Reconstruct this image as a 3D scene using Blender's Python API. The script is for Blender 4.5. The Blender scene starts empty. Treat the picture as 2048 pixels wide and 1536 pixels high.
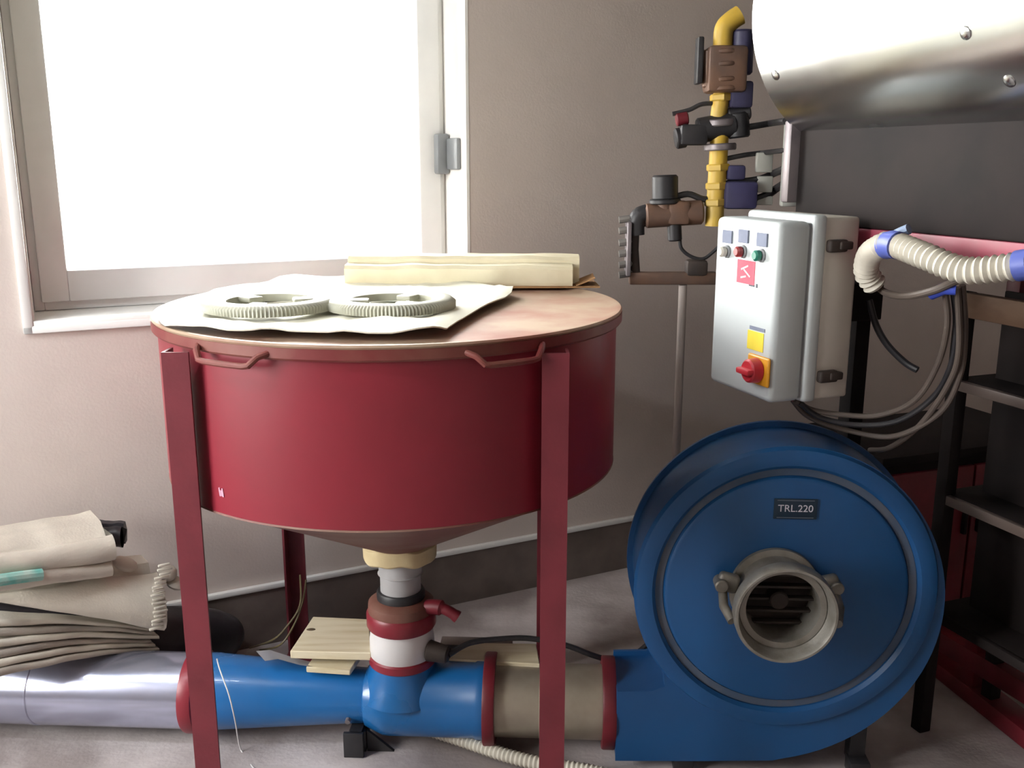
import bpy, bmesh, math, random
from mathutils import Vector, Matrix, noise
S = bpy.context.scene
COL = S.collection
V = Vector
R = math.radians
random.seed(7)

# ------------------------------------------------------------------ camera, sky, lamps, exposure
FPX, PITCH, H = 1925.0, R(13.0), 1.51
cd = bpy.data.cameras.new('camera'); cam = bpy.data.objects.new('camera', cd); COL.objects.link(cam)
cd.sensor_fit = 'HORIZONTAL'; cd.sensor_width = 36.0; cd.lens = FPX / 2048 * 36.0
cd.clip_start = 0.05
cam.location = (0, 0, H); cam.rotation_euler = (R(90) - PITCH, 0, 0)
S.camera = cam
S.view_settings.view_transform = 'Standard'; S.view_settings.look = 'None'
S.view_settings.gamma = 1.0; S.view_settings.use_curve_mapping = False
S.view_settings.exposure = 1.1
w = bpy.data.worlds.new('overcast_sky'); S.world = w; w.use_nodes = True
bg = w.node_tree.nodes['Background']
bg.inputs[0].default_value = (1.0, 0.995, 0.97, 1); bg.inputs[1].default_value = 14.0
S.cycles.max_bounces = 8; S.cycles.diffuse_bounces = 5; S.cycles.glossy_bounces = 4
S.cycles.sample_clamp_indirect = 6.0
S.cycles.caustics_reflective = False; S.cycles.caustics_refractive = False
S.cycles.use_denoising = True

# room axes: d runs along the window wall, n points from it into the room
WA = R(64)
D = V((math.sin(WA), math.cos(WA), 0)); N = V((D.y, -D.x, 0)); P0 = V((-0.232, 3.108, 0))
def W(s, t, z): return P0 + D * s + N * t + V((0, 0, z))
WM = Matrix(((D.x, N.x, 0, P0.x), (D.y, N.y, 0, P0.y), (0, 0, 1, 0), (0, 0, 0, 1)))   # wall space -> world

def portal(name, c, sx, sy, normal):
    l = bpy.data.lights.new(name, 'AREA'); l.shape = 'RECTANGLE'; l.size = sx; l.size_y = sy
    l.cycles.is_portal = True
    o = bpy.data.objects.new(name, l); COL.objects.link(o); o.location = c
    o.rotation_euler = V(normal).to_track_quat('-Z', 'Y').to_euler()
S0, S1, Z0, Z1 = -1.19, 0.10, 1.085, 2.36        # window opening in the wall
LT0, LT1, LZ0, LZ1 = 0.25, 1.75, 0.9, 2.4          # opening of an unseen left-wall window, added for side light
SL, SR, TF, CZ = -3.6, 3.3, 5.0, 2.75            # room limits
portal('portal_back', W((S0 + S1) / 2, -0.31, (Z0 + Z1) / 2), S1 - S0, Z1 - Z0, N)
portal('portal_left', W(SL - 0.26, (LT0 + LT1) / 2, (LZ0 + LZ1) / 2), LT1 - LT0, LZ1 - LZ0, D)

# ------------------------------------------------------------------ helpers
cF = V((0, math.cos(PITCH), -math.sin(PITCH))); cU = V((0, math.sin(PITCH), math.cos(PITCH)))
def at(px, py, Y):
    """point seen at photograph pixel (px, py) that stands at depth Y in the room"""
    r = cF + V(((px - 1024) / FPX, 0, 0)) + cU * ((768 - py) / FPX)
    return V((0, 0, H)) + r * (Y / r.y)
def atz(px, py, z):
    r = cF + V(((px - 1024) / FPX, 0, 0)) + cU * ((768 - py) / FPX)
    return V((0, 0, H)) + r * ((z - H) / r.z)

def srgb(r, g, b):
    f = lambda c: (c / 255 / 12.92) if c / 255 <= 0.04045 else ((c / 255 + 0.055) / 1.055) ** 2.4
    return (f(r), f(g), f(b), 1)

def mat(name, c, rough=0.5, metal=0.0, c2=None, scale=6.0, detail=6.0, lo=0.4, hi=0.65, bump=0.0, bscale=60.0,
        rvar=0.0, stretch=None, spec=0.5, coat=0.0):
    m = bpy.data.materials.new(name); m.use_nodes = True
    nt = m.node_tree; b = nt.nodes['Principled BSDF']
    b.inputs['Base Color'].default_value = c; b.inputs['Roughness'].default_value = rough
    b.inputs['Metallic'].default_value = metal; b.inputs['Specular IOR Level'].default_value = spec
    b.inputs['Coat Weight'].default_value = coat
    tc = nt.nodes.new('ShaderNodeTexCoord'); mp = nt.nodes.new('ShaderNodeMapping')
    nt.links.new(tc.outputs['Object'], mp.inputs[0])
    if stretch: mp.inputs['Scale'].default_value = stretch
    if c2 or rvar:
        n = nt.nodes.new('ShaderNodeTexNoise'); n.inputs['Scale'].default_value = scale; n.inputs['Detail'].default_value = detail
        nt.links.new(mp.outputs[0], n.inputs['Vector'])
        if c2:
            r = nt.nodes.new('ShaderNodeValToRGB'); r.color_ramp.elements[0].position = lo; r.color_ramp.elements[1].position = hi
            r.color_ramp.elements[0].color = c; r.color_ramp.elements[1].color = c2
            nt.links.new(n.outputs['Fac'], r.inputs[0]); nt.links.new(r.outputs[0], b.inputs['Base Color'])
        if rvar:
            q = nt.nodes.new('ShaderNodeMapRange'); q.inputs[3].default_value = max(0.02, rough - rvar); q.inputs[4].default_value = rough + rvar
            q.inputs[1].default_value = 0.3; q.inputs[2].default_value = 0.7
            nt.links.new(n.outputs['Fac'], q.inputs[0]); nt.links.new(q.outputs[0], b.inputs['Roughness'])
    if bump:
        n2 = nt.nodes.new('ShaderNodeTexNoise'); n2.inputs['Scale'].default_value = bscale; n2.inputs['Detail'].default_value = 4
        nt.links.new(mp.outputs[0], n2.inputs['Vector'])
        bp = nt.nodes.new('ShaderNodeBump'); bp.inputs['Strength'].default_value = bump; bp.inputs['Distance'].default_value = 0.01
        nt.links.new(n2.outputs['Fac'], bp.inputs['Height']); nt.links.new(bp.outputs[0], b.inputs['Normal'])
    return m

def finish(bm, sharp=35):
    bmesh.ops.recalc_face_normals(bm, faces=bm.faces)
    lim = R(sharp)
    for f in bm.faces: f.smooth = True
    for e in bm.edges:
        if len(e.link_faces) == 2: e.smooth = e.calc_face_angle(0) < lim
def link(name, bm, m, parent=None, kind=None, sharp=35, **props):
    finish(bm, sharp)
    me = bpy.data.meshes.new(name); bm.to_mesh(me); bm.free()
    me.materials.append(m)
    o = bpy.data.objects.new(name, me); COL.objects.link(o)
    if parent:
        o.parent = parent; o.matrix_parent_inverse = Matrix.Translation(-parent_loc(parent))
    if kind: o['kind'] = kind
    for k, v in props.items(): o[k] = v
    return o
def parent_loc(p):
    l = p.location.copy()
    return l
def thing(name, loc, label, cat, group=None):
    e = bpy.data.objects.new(name, None); COL.objects.link(e); e.location = loc; e.empty_display_size = 0.05
    e['label'] = label; e['category'] = cat
    if group: e['group'] = group
    return e
def tag(o, label, cat, group=None):
    o['label'] = label; o['category'] = cat
    if group: o['group'] = group
    return o
B = bmesh.new
def box(bm, c, s, M=None, bevel=0.0, seg=2):
    r = bmesh.ops.create_cube(bm, size=1.0, matrix=(M or Matrix.Identity(4)) @ Matrix.Translation(V(c)) @ Matrix.Diagonal((s[0], s[1], s[2], 1)))
    if bevel:
        es = {e for v in r['verts'] for e in v.link_edges}
        bmesh.ops.bevel(bm, geom=list(es), offset=bevel, segments=seg, affect='EDGES', profile=0.5)
    return bm
def axis_m(p0, p1):
    p0, p1 = V(p0), V(p1); z = (p1 - p0).normalized()
    q = z.to_track_quat('Z', 'Y')
    return Matrix.Translation(p0) @ q.to_matrix().to_4x4(), (p1 - p0).length
def lathe(bm, prof, M=None, seg=48, a0=0.0, a1=2 * math.pi):
    """prof: (r, z) pairs turned about Z; closed loop of profile if its ends meet"""
    M = M or Matrix.Identity(4); full = abs(a1 - a0 - 2 * math.pi) < 1e-6
    cols = []
    for i in range(seg if full else seg + 1):
        a = a0 + (a1 - a0) * i / seg
        cols.append([bm.verts.new(M @ V((r * math.cos(a), r * math.sin(a), z))) for r, z in prof])
    n = len(cols)
    for i in range(n if full else n - 1):
        A, C = cols[i], cols[(i + 1) % n]
        for k in range(len(prof) - 1):
            bm.faces.new((A[k], C[k], C[k + 1], A[k + 1]))
    bmesh.ops.remove_doubles(bm, verts=[v for c in cols for v in c], dist=1e-5)
    return bm
def cyl(bm, p0, p1, r, r1=None, seg=32, bevel=0.0):
    M, L = axis_m(p0, p1); r1 = r if r1 is None else r1
    b = bevel
    pr = [(0, 0), (r - b, 0), (r, b), (r1, L - b), (r1 - b, L), (0, L)] if b else [(0, 0), (r, 0), (r1, L), (0, L)]
    return lathe(bm, pr, M, seg)
def smooth_path(pts, n=10):
    pts = [V(p) for p in pts]; out = []
    for i in range(len(pts) - 1):
        a = pts[max(i - 1, 0)]; b = pts[i]; c = pts[i + 1]; d = pts[min(i + 2, len(pts) - 1)]
        for k in range(n):
            t = k / n
            out.append(0.5 * ((2 * b) + (c - a) * t + (2 * a - 5 * b + 4 * c - d) * t * t + (3 * b - a - 3 * c + d) * t ** 3))
    out.append(pts[-1]); return out
def tube(bm, pts, r, seg=10, ribs=None):
    """swept round tube with capped ends; ribs = (pitch, depth) makes it corrugated"""
    pts = [V(p) for p in pts]
    if ribs:
        dense = []; pitch, dep = ribs; step = pitch / 2; acc = 0
        for i in range(len(pts) - 1):
            L = (pts[i + 1] - pts[i]).length; t = acc
            while t < L: dense.append(pts[i].lerp(pts[i + 1], t / L)); t += step
            acc = t - L
        pts = dense
    t0 = (pts[1] - pts[0]).normalized(); up = V((0, 0, 1)) if abs(t0.z) < 0.9 else V((1, 0, 0))
    x = t0.cross(up).normalized(); rings = []
    for i, p in enumerate(pts):
        t = (pts[min(i + 1, len(pts) - 1)] - pts[max(i - 1, 0)]).normalized()
        x = (x - t * x.dot(t)).normalized(); y = t.cross(x)
        rr = (r[i] if isinstance(r, (list, tuple)) else r)
        if ribs: rr = rr + (ribs[1] if i % 2 else -ribs[1])
        rings.append([bm.verts.new(p + (x * math.cos(2 * math.pi * k / seg) + y * math.sin(2 * math.pi * k / seg)) * rr) for k in range(seg)])
    for a, b in zip(rings, rings[1:]):
        for k in range(seg): bm.faces.new((a[k], a[(k + 1) % seg], b[(k + 1) % seg], b[k]))
    bm.faces.new(rings[0][::-1]); bm.faces.new(rings[-1]); return bm
def prism(bm, poly, M, y0, y1):
    """polygon in (x, z) extruded from y0 to y1"""
    a = [bm.verts.new(M @ V((x, y0, z))) for x, z in poly]; b = [bm.verts.new(M @ V((x, y1, z))) for x, z in poly]
    n = len(poly)
    bm.faces.new(a); bm.faces.new(b[::-1])
    for i in range(n): bm.faces.new((a[i], b[i], b[(i + 1) % n], a[(i + 1) % n]))
    return bm
def lettering(name, body, size, M, m, parent):
    c = bpy.data.curves.new(name, 'FONT'); c.body = body; c.size = size; c.align_x = 'CENTER'; c.align_y = 'CENTER'; c.extrude = 0.0006
    c.materials.append(m)
    t = bpy.data.objects.new(name, c); COL.objects.link(t)
    me = bpy.data.meshes.new_from_object(t.evaluated_get(bpy.context.evaluated_depsgraph_get())); bpy.data.objects.remove(t)
    o = bpy.data.objects.new(name, me); COL.objects.link(o); me.transform(M)
    o.parent = parent; o.matrix_parent_inverse = Matrix.Translation(-parent.location)
    return o
def nz(x, y, z=0, s=1.0): return noise.noise(V((x * s, y * s, z * s)))

# ------------------------------------------------------------------ materials
WALL = mat('wall_paint', srgb(204, 193, 186), 0.42, c2=srgb(197, 186, 179), scale=3, bump=0.08, bscale=140)
CEIL = mat('ceiling_paint', srgb(215, 212, 206), 0.8, c2=srgb(205, 202, 196), scale=2)
SKIRT = mat('skirting_tile', srgb(112, 100, 94), 0.35, c2=srgb(96, 86, 80), scale=9)
WHITE = mat('white_upvc', srgb(232, 232, 230), 0.32, c2=srgb(224, 224, 222), scale=4)
REVEAL = mat('white_reveal', srgb(238, 236, 232), 0.6, c2=srgb(230, 228, 224), scale=5)
GREYP = mat('grey_plastic', srgb(135, 138, 140), 0.45, c2=srgb(125, 128, 130), scale=9)
FLOOR = mat('dusty_concrete', srgb(146, 136, 134), 0.75, c2=srgb(208, 200, 200), scale=2.6, detail=9, lo=0.42, hi=0.66, bump=0.15, bscale=70)
GROUND = mat('outside_paving', srgb(200, 198, 190), 0.9, c2=srgb(180, 178, 170), scale=1)
RED = mat('red_enamel', srgb(134, 36, 50), 0.38, c2=srgb(124, 33, 45), scale=3, rvar=0.06, bump=0.03, bscale=25)
REDLEG = mat('red_leg_paint', srgb(112, 38, 48), 0.5, c2=srgb(100, 33, 42), scale=8, bump=0.05, bscale=80)
LID = mat('dusty_red_lid', srgb(142, 88, 72), 0.55, c2=srgb(164, 142, 120), scale=4.5, detail=8, lo=0.35, hi=0.6, bump=0.05)
LIP = mat('dull_red_rim', srgb(112, 40, 40), 0.5, c2=srgb(122, 70, 60), scale=9)
RUST = mat('dusty_cone_steel', srgb(112, 66, 56), 0.6, c2=srgb(128, 98, 84), scale=6)
BLUE = mat('blue_enamel', srgb(24, 98, 160), 0.3, c2=srgb(26, 93, 152), scale=5, rvar=0.06, bump=0.03, bscale=20, coat=0.2)
BLUEF = mat('blue_fan_paint', srgb(22, 78, 130), 0.42, c2=srgb(25, 73, 122), scale=4, rvar=0.06, bump=0.03, bscale=14)
BLUED = mat('dusty_blue_paint', srgb(66, 84, 108), 0.6, c2=srgb(86, 92, 104), scale=9)
ZINC = mat('galvanised_pipe', srgb(190, 194, 216), 0.22, 0.85, c2=srgb(178, 183, 206), scale=7, rvar=0.04, bump=0.02, bscale=12)
ZINCD = mat('dusty_galvanised_pipe', srgb(176, 168, 152), 0.45, 0.6, c2=srgb(150, 140, 126), scale=6, rvar=0.06)
STEEL = mat('polished_sheet_steel', srgb(204, 206, 206), 0.25, 1.0, c2=srgb(184, 187, 188), scale=3, rvar=0.04, bump=0.05, bscale=5)
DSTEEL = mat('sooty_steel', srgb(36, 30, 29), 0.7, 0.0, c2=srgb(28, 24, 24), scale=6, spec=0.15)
ALU = mat('cast_aluminium', srgb(152, 148, 140), 0.5, 0.6, c2=srgb(122, 116, 106), scale=14, bump=0.12, bscale=90)
DARKIN = mat('dark_grille', srgb(58, 47, 41), 0.7, c2=srgb(42, 35, 32), scale=14)
BLACK = mat('black_rubber', srgb(34, 33, 36), 0.5, c2=srgb(44, 42, 44), scale=20)
NBLACK = mat('near_black', srgb(36, 34, 40), 0.4, c2=srgb(48, 46, 52), scale=6, bump=0.3, bscale=16)  # near-black; also used for shade modelled as a mound and a slab
PINK = mat('faded_red_beam', srgb(160, 62, 84), 0.5, c2=srgb(150, 84, 92), scale=10)
DKRED = mat('dark_red_steel', srgb(112, 22, 36), 0.5, c2=srgb(90, 20, 30), scale=7)
BOXW = mat('enclosure_plastic', srgb(196, 203, 204), 0.4, c2=srgb(191, 198, 199), scale=2)
BOXG = mat('enclosure_body_plastic', srgb(198, 192, 182), 0.5, c2=srgb(192, 186, 176), scale=2)
CONDU = mat('corrugated_conduit', srgb(206, 202, 188), 0.5, c2=srgb(196, 190, 176), scale=6)
BTAPE = mat('blue_tape', srgb(86, 100, 178), 0.45, c2=srgb(76, 90, 164), scale=12)
LBTAPE = mat('pale_blue_strap', srgb(140, 158, 184), 0.45, c2=srgb(124, 142, 170), scale=12)
WIRE = mat('grey_cable', srgb(82, 72, 66), 0.5, c2=srgb(92, 82, 74), scale=9)
SACK = mat('pale_woven_sack', srgb(206, 200, 186), 0.8, c2=srgb(190, 184, 172), scale=8, bump=0.12, bscale=180)
SACKD = mat('grey_woven_sack', srgb(176, 168, 156), 0.85, c2=srgb(150, 142, 134), scale=7, bump=0.15, bscale=180)
TEAL = mat('teal_print', srgb(104, 176, 166), 0.8, c2=srgb(170, 196, 186), scale=22)
CLOTH = mat('cream_sheet', srgb(226, 224, 208), 0.75, c2=srgb(216, 214, 196), scale=6, bump=0.1, bscale=40)
RING = mat('pale_grey_rubber', srgb(176, 176, 160), 0.5, c2=srgb(160, 160, 146), scale=14)
CREAM = mat('cream_wrapping', srgb(226, 218, 190), 0.6, c2=srgb(212, 202, 172), scale=7, bump=0.2, bscale=14)
CARD = mat('brown_cardboard', srgb(168, 128, 86), 0.8, c2=srgb(150, 112, 74), scale=14)
PINE = mat('planed_pine', srgb(214, 204, 178), 0.6, c2=srgb(198, 184, 150), scale=5, stretch=(1, 9, 9))
KNOT = mat('pine_knot', srgb(86, 70, 50), 0.7, c2=srgb(70, 56, 40), scale=30)
TAPE = mat('masking_tape', srgb(212, 198, 158), 0.7, c2=srgb(196, 178, 138), scale=12, bump=0.2, bscale=40)
PVC = mat('white_plastic_sleeve', srgb(216, 214, 214), 0.45, c2=srgb(206, 204, 204), scale=8)
PVCG = mat('grey_plastic_tube', srgb(172, 172, 174), 0.4, c2=srgb(158, 156, 156), scale=8)
YEL = mat('yellow_gas_pipe', srgb(206, 170, 62), 0.5, c2=srgb(190, 160, 78), scale=12)
BROWNV = mat('brown_valve_casting', srgb(118, 88, 70), 0.5, 0.2, c2=srgb(96, 76, 66), scale=12)
GASGR = mat('grey_valve_casting', srgb(130, 122, 124), 0.45, 0.4, c2=srgb(110, 102, 106), scale=14)
NAVY = mat('dark_blue_valve', srgb(56, 54, 88), 0.5, c2=srgb(48, 46, 72), scale=12)
WOODB = mat('brown_plank', srgb(104, 80, 62), 0.6, c2=srgb(90, 66, 50), scale=5, stretch=(6, 1, 6))
LAMP = bpy.data.materials.new('tube_light'); LAMP.use_nodes = True
_e = LAMP.node_tree.nodes['Principled BSDF']; _e.inputs['Emission Color'].default_value = (0.86, 0.92, 1, 1); _e.inputs['Emission Strength'].default_value = 60.0
def plain(name, c, rough=0.4): return mat(name, c, rough, c2=tuple(x * 0.92 for x in c[:3]) + (1,), scale=20)
LRED = plain('red_lens', srgb(130, 40, 40)); LGRN = plain('green_lens', srgb(20, 110, 90)); LCLR = plain('clear_lens', srgb(180, 178, 168))
STK = mat('pink_sticker', srgb(232, 104, 116), 0.9, c2=srgb(226, 96, 110), scale=20, spec=0.05); STY = plain('yellow_sticker', srgb(226, 206, 70)); STG = mat('grey_tag', srgb(128, 134, 150), 0.95, c2=srgb(120, 126, 142), scale=20, spec=0.05)
SWY = plain('orange_switch_plate', srgb(216, 150, 36)); SWR = plain('red_switch_knob', srgb(190, 44, 56)); TXT = plain('white_ink', srgb(214, 210, 220)); INK = plain('black_ink', srgb(70, 74, 84))
GLASS = bpy.data.materials.new('window_glass'); GLASS.use_nodes = True
nt = GLASS.node_tree; nt.nodes.clear()
out = nt.nodes.new('ShaderNodeOutputMaterial'); mix = nt.nodes.new('ShaderNodeMixShader'); tr = nt.nodes.new('ShaderNodeBsdfTransparent')
gl = nt.nodes.new('ShaderNodeBsdfGlossy'); gl.inputs['Roughness'].default_value = 0.02; lw = nt.nodes.new('ShaderNodeFresnel'); lw.inputs[0].default_value = 1.45
nt.links.new(lw.outputs[0], mix.inputs[0]); nt.links.new(tr.outputs[0], mix.inputs[1]); nt.links.new(gl.outputs[0], mix.inputs[2]); nt.links.new(mix.outputs[0], out.inputs[0])

# ------------------------------------------------------------------ the room
def wbox(bm, s0, s1, t0, t1, z0, z1, bevel=0.0):
    return box(bm, ((s0 + s1) / 2, (t0 + t1) / 2, (z0 + z1) / 2), (s1 - s0, t1 - t0, z1 - z0), WM, bevel)
bm = B(); wbox(bm, SL - 0.3, SR + 0.3, -0.3, TF + 0.3, -0.15, 0); link('floor', bm, FLOOR, kind='structure')
bm = B(); wbox(bm, SL - 0.3, SR + 0.3, -0.3, TF + 0.3, CZ, CZ + 0.15); link('ceiling', bm, CEIL, kind='structure')
bm = B()
wbox(bm, SL - 0.3, S0, -0.3, 0, 0, CZ); wbox(bm, S1, SR + 0.3, -0.3, 0, 0, CZ)
wbox(bm, S0, S1, -0.3, 0, 0, Z0); wbox(bm, S0, S1, -0.3, 0, Z1, CZ)
link('wall_back', bm, WALL, kind='structure')
bm = B()
wbox(bm, SL - 0.25, SL, 0, LT0, 0, CZ); wbox(bm, SL - 0.25, SL, LT1, TF, 0, CZ)
wbox(bm, SL - 0.25, SL, LT0, LT1, 0, LZ0); wbox(bm, SL - 0.25, SL, LT0, LT1, LZ1, CZ)
link('wall_left', bm, WALL, kind='structure')
bm = B(); wbox(bm, SR, SR + 0.25, 0, TF, 0, CZ); link('wall_right', bm, WALL, kind='structure')
bm = B(); wbox(bm, SL - 0.25, SR + 0.25, TF, TF + 0.25, 0, CZ); link('wall_front', bm, WALL, kind='structure')
bm = B(); wbox(bm, SL, SR, 0, 0.012, 0, 0.19); link('baseboard_back', bm, SKIRT, kind='structure')
bm = B(); wbox(bm, SL, SR, 0, 0.02, 0.188, 0.206, 0.004); link('trim_1', bm, WHITE, kind='structure')
bm = B(); box(bm, (0, 20, -0.65), (90, 90, 0.4)); link('ground', bm, GROUND, kind='structure')

# window: reveal lining, sill, frame, sash, pane, catch
win = bpy.data.objects.new('window_1', None); COL.objects.link(win); win.location = W((S0 + S1) / 2, -0.15, Z0); win['kind'] = 'structure'
T = -0.18
bm = B(); wbox(bm, S0, S1, T - 0.1, 0.012, Z0 - 0.012, Z0 + 0.004, 0.003); link('window_sill', bm, REVEAL, win)
bm = B(); wbox(bm, S1 - 0.004, S1 + 0.006, T - 0.1, 0.001, Z0, Z1)
wbox(bm, S0 - 0.006, S0 + 0.004, T - 0.1, 0.001, Z0, Z1); wbox(bm, S0, S1, T - 0.1, 0.001, Z1 - 0.004, Z1 + 0.006); link('reveal_lining', bm, REVEAL, win)
bm = B(); wbox(bm, S0 - 0.026, S0, 0, 0.014, Z0 - 0.03, Z1 + 0.03, 0.004)
wbox(bm, S0 - 0.026, S1, 0, 0.014, Z0 - 0.03, Z0 - 0.008, 0.004); link('edge_bead', bm, WHITE, win)
def ring_frame(bm, s0, s1, z0, z1, wd, t0, t1, wb=None, bev=0.006):
    wb = wb or wd
    wbox(bm, s0, s0 + wd, t0, t1, z0, z1, bev); wbox(bm, s1 - wd, s1, t0, t1, z0, z1, bev)
    wbox(bm, s0 + wd - 0.002, s1 - wd + 0.002, t0, t1, z0, z0 + wb, bev); wbox(bm, s0 + wd - 0.002, s1 - wd + 0.002, t0, t1, z1 - wd, z1, bev)
bm = B(); ring_frame(bm, S0 + 0.004, S1 - 0.004, Z0 + 0.004, Z1 - 0.004, 0.03, T - 0.07, T); link('window_frame', bm, WHITE, win)
bm = B(); ring_frame(bm, S0 + 0.026, S1 - 0.026, Z0 + 0.03, Z1 - 0.026, 0.075, T - 0.06, T + 0.018, 0.09); sash = link('sash', bm, WHITE, win)
bm = B(); wbox(bm, S0 + 0.095, S1 - 0.095, T - 0.035, T - 0.027, Z0 + 0.11, Z1 - 0.095); link('pane', bm, GLASS, win)
bm = B(); wbox(bm, S1 - 0.05, S1 - 0.006, T, T + 0.05, 1.47, 1.60, 0.008); wbox(bm, S1 - 0.02, S1 - 0.004, T + 0.05, T + 0.14, 1.485, 1.585, 0.006); link('hinge', bm, GREYP, win)
win2 = bpy.data.objects.new('window_added', None); COL.objects.link(win2); win2.location = W(SL - 0.12, 1.0, LZ0); win2['kind'] = 'structure'  # out of view, put in so light rakes across from the left
bm = B()
for a, b, z0, z1 in ((LT0, LT0 + 0.06, LZ0, LZ1), (LT1 - 0.06, LT1, LZ0, LZ1), (LT0, LT1, LZ0, LZ0 + 0.06), (LT0, LT1, LZ1 - 0.06, LZ1), ((LT0 + LT1) / 2 - 0.04, (LT0 + LT1) / 2 + 0.04, LZ0, LZ1)):
    wbox(bm, SL - 0.18, SL - 0.11, a, b, z0, z1, 0.004)
link('window_frame', bm, WHITE, win2)
bm = B(); wbox(bm, SL - 0.15, SL - 0.142, LT0 + 0.05, LT1 - 0.05, LZ0 + 0.05, LZ1 - 0.05); link('pane', bm, GLASS, win2)

# ceiling light out of frame to the left, whose three tubes shine back from the pipe
cl = thing('ceiling_light', (-2.0, 1.0, CZ), 'white ceiling batten with three short fluorescent tubes above the silver pipe', 'light')
bm = B(); box(bm, (-1.98, 1.0, CZ - 0.02), (1.5, 0.14, 0.04), None, 0.006); link('batten', bm, WHITE, cl)
for k in range(3):
    x = -2.48 + k * 0.5
    bm = B(); cyl(bm, (x - 0.195, 1.0, CZ - 0.075), (x + 0.195, 1.0, CZ - 0.075), 0.03, seg=16, bevel=0.005); link('tube_lamp', bm, LAMP, cl)
    for q in (-1, 1): bm = B(); box(bm, (x + q * 0.21, 1.0, CZ - 0.062), (0.03, 0.05, 0.05)); link('lamp_holder', bm, WHITE, cl)

# ------------------------------------------------------------------ the red hopper
HX, HY, HR, ZT, ZB = -0.287, 2.30, 0.536, 1.178, 0.809
HC = V((HX, HY, 0)); HM = Matrix.Translation(HC)
hop = thing('feed_hopper', (HX, HY, 0), 'big round red steel hopper with cone bottom on four red legs', 'hopper')
bm = B(); lathe(bm, [(HR - 0.004, ZB), (HR, ZB), (HR, ZT - 0.03), (HR - 0.004, ZT - 0.03), (HR - 0.004, ZB)], HM, 128); link('drum_wall', bm, RED, hop)
RL = 0.549
bm = B(); lathe(bm, [(0, ZT - 0.006), (RL - 0.03, ZT - 0.006), (RL - 0.012, ZT), (RL - 0.003, ZT), (RL, ZT - 0.004), (RL - 0.004, ZT - 0.012), (0, ZT - 0.03)], HM, 128); lid = link('lid', bm, LID, hop)
bm = B(); lathe(bm, [(HR + 0.001, ZT - 0.034), (RL - 0.003, ZT - 0.032), (RL, ZT - 0.028), (RL, ZT - 0.008), (HR + 0.001, ZT - 0.008), (HR + 0.001, ZT - 0.034)], HM, 128); link('rim_band', bm, LIP, hop)
bm = B(); lathe(bm, [(HR - 0.003, ZB + 0.006), (HR + 0.001, ZB - 0.004), (HR - 0.012, ZB - 0.008), (0.09, 0.572), (0.084, 0.568), (0.08, 0.575), (HR - 0.02, ZB)], HM, 96); link('cone_bottom', bm, RUST, hop)
LEGS = [(0.373, -0.421), (-0.378, -0.412), (-0.372, 0.422), (0.39, 0.406)]
for x, y in LEGS:
    bm = B(); cx, cy, s = HX + x, HY + y, 0.054
    sx, sy = math.copysign(1, x), math.copysign(1, y)
    # angle iron: one flange across the front or back, one along the side
    poly = [(0, 0), (s, 0), (s, 0.006), (0.006, 0.006), (0.006, s), (0, s)]
    zs = (0.008, ZT - 0.034); vs = []
    for z in zs: vs.append([bm.verts.new((cx + sx * (s / 2 - a), cy + sy * (s / 2 - b), z)) for a, b in poly])
    for i in range(6): bm.faces.new((vs[0][i], vs[0][(i + 1) % 6], vs[1][(i + 1) % 6], vs[1][i]))
    bm.faces.new(vs[0]); bm.faces.new(vs[1])
    lg = link('leg', bm, REDLEG, hop)
    bm = B(); box(bm, (cx, cy, 0.004), (0.09, 0.09, 0.008), None, 0.002); link('foot_plate', bm, REDLEG, lg)
# lifting handle on the rim, folded down against the wall, and a second one at the left
def rimpt(a, r, z): return V((HX + r * math.cos(R(a)), HY + r * math.sin(R(a)), z))
for a0, a1 in ((-67, -52), (-126, -110)):
    bm = B()
    pts = [rimpt(a0 - 1.5, RL - 0.004, ZT - 0.020), rimpt(a0, RL + 0.012, ZT - 0.026), rimpt(a0 + 1.6, RL + 0.02, ZT - 0.042), rimpt(a0 + 3, RL + 0.02, ZT - 0.044)]
    pts += [rimpt(a0 + 3 + (a1 - a0 - 6) * k / 6, RL + 0.02, ZT - 0.044) for k in range(1, 7)]
    pts += [rimpt(a1 - 1.6, RL + 0.02, ZT - 0.042), rimpt(a1, RL + 0.012, ZT - 0.026), rimpt(a1 + 1.5, RL - 0.004, ZT - 0.020)]
    tube(bm, pts, 0.0065, 10); link('handle', bm, LIP, hop)
# small pale sticker low on the wall
bm = B(); a = R(-124.5)
for k in (-1, 1):
    p = V((HX + (HR + 0.001) * math.cos(a + k * 0.0085), HY + (HR + 0.001) * math.sin(a + k * 0.0085), 0.855))
    box(bm, (0, 0, 0), (0.004, 0.001, 0.018), Matrix.Translation(p) @ Matrix.Rotation(a + R(90), 4, 'Z') @ Matrix.Rotation(R(-8), 4, 'Y'))
box(bm, (0, 0, 0), (0.011, 0.001, 0.012), Matrix.Translation(V((HX + (HR + 0.0005) * math.cos(a), HY + (HR + 0.0005) * math.sin(a), 0.853))) @ Matrix.Rotation(a + R(90), 4, 'Z'))
link('sticker', bm, plain('faded_pink_sticker', srgb(200, 150, 170)), hop)
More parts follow.
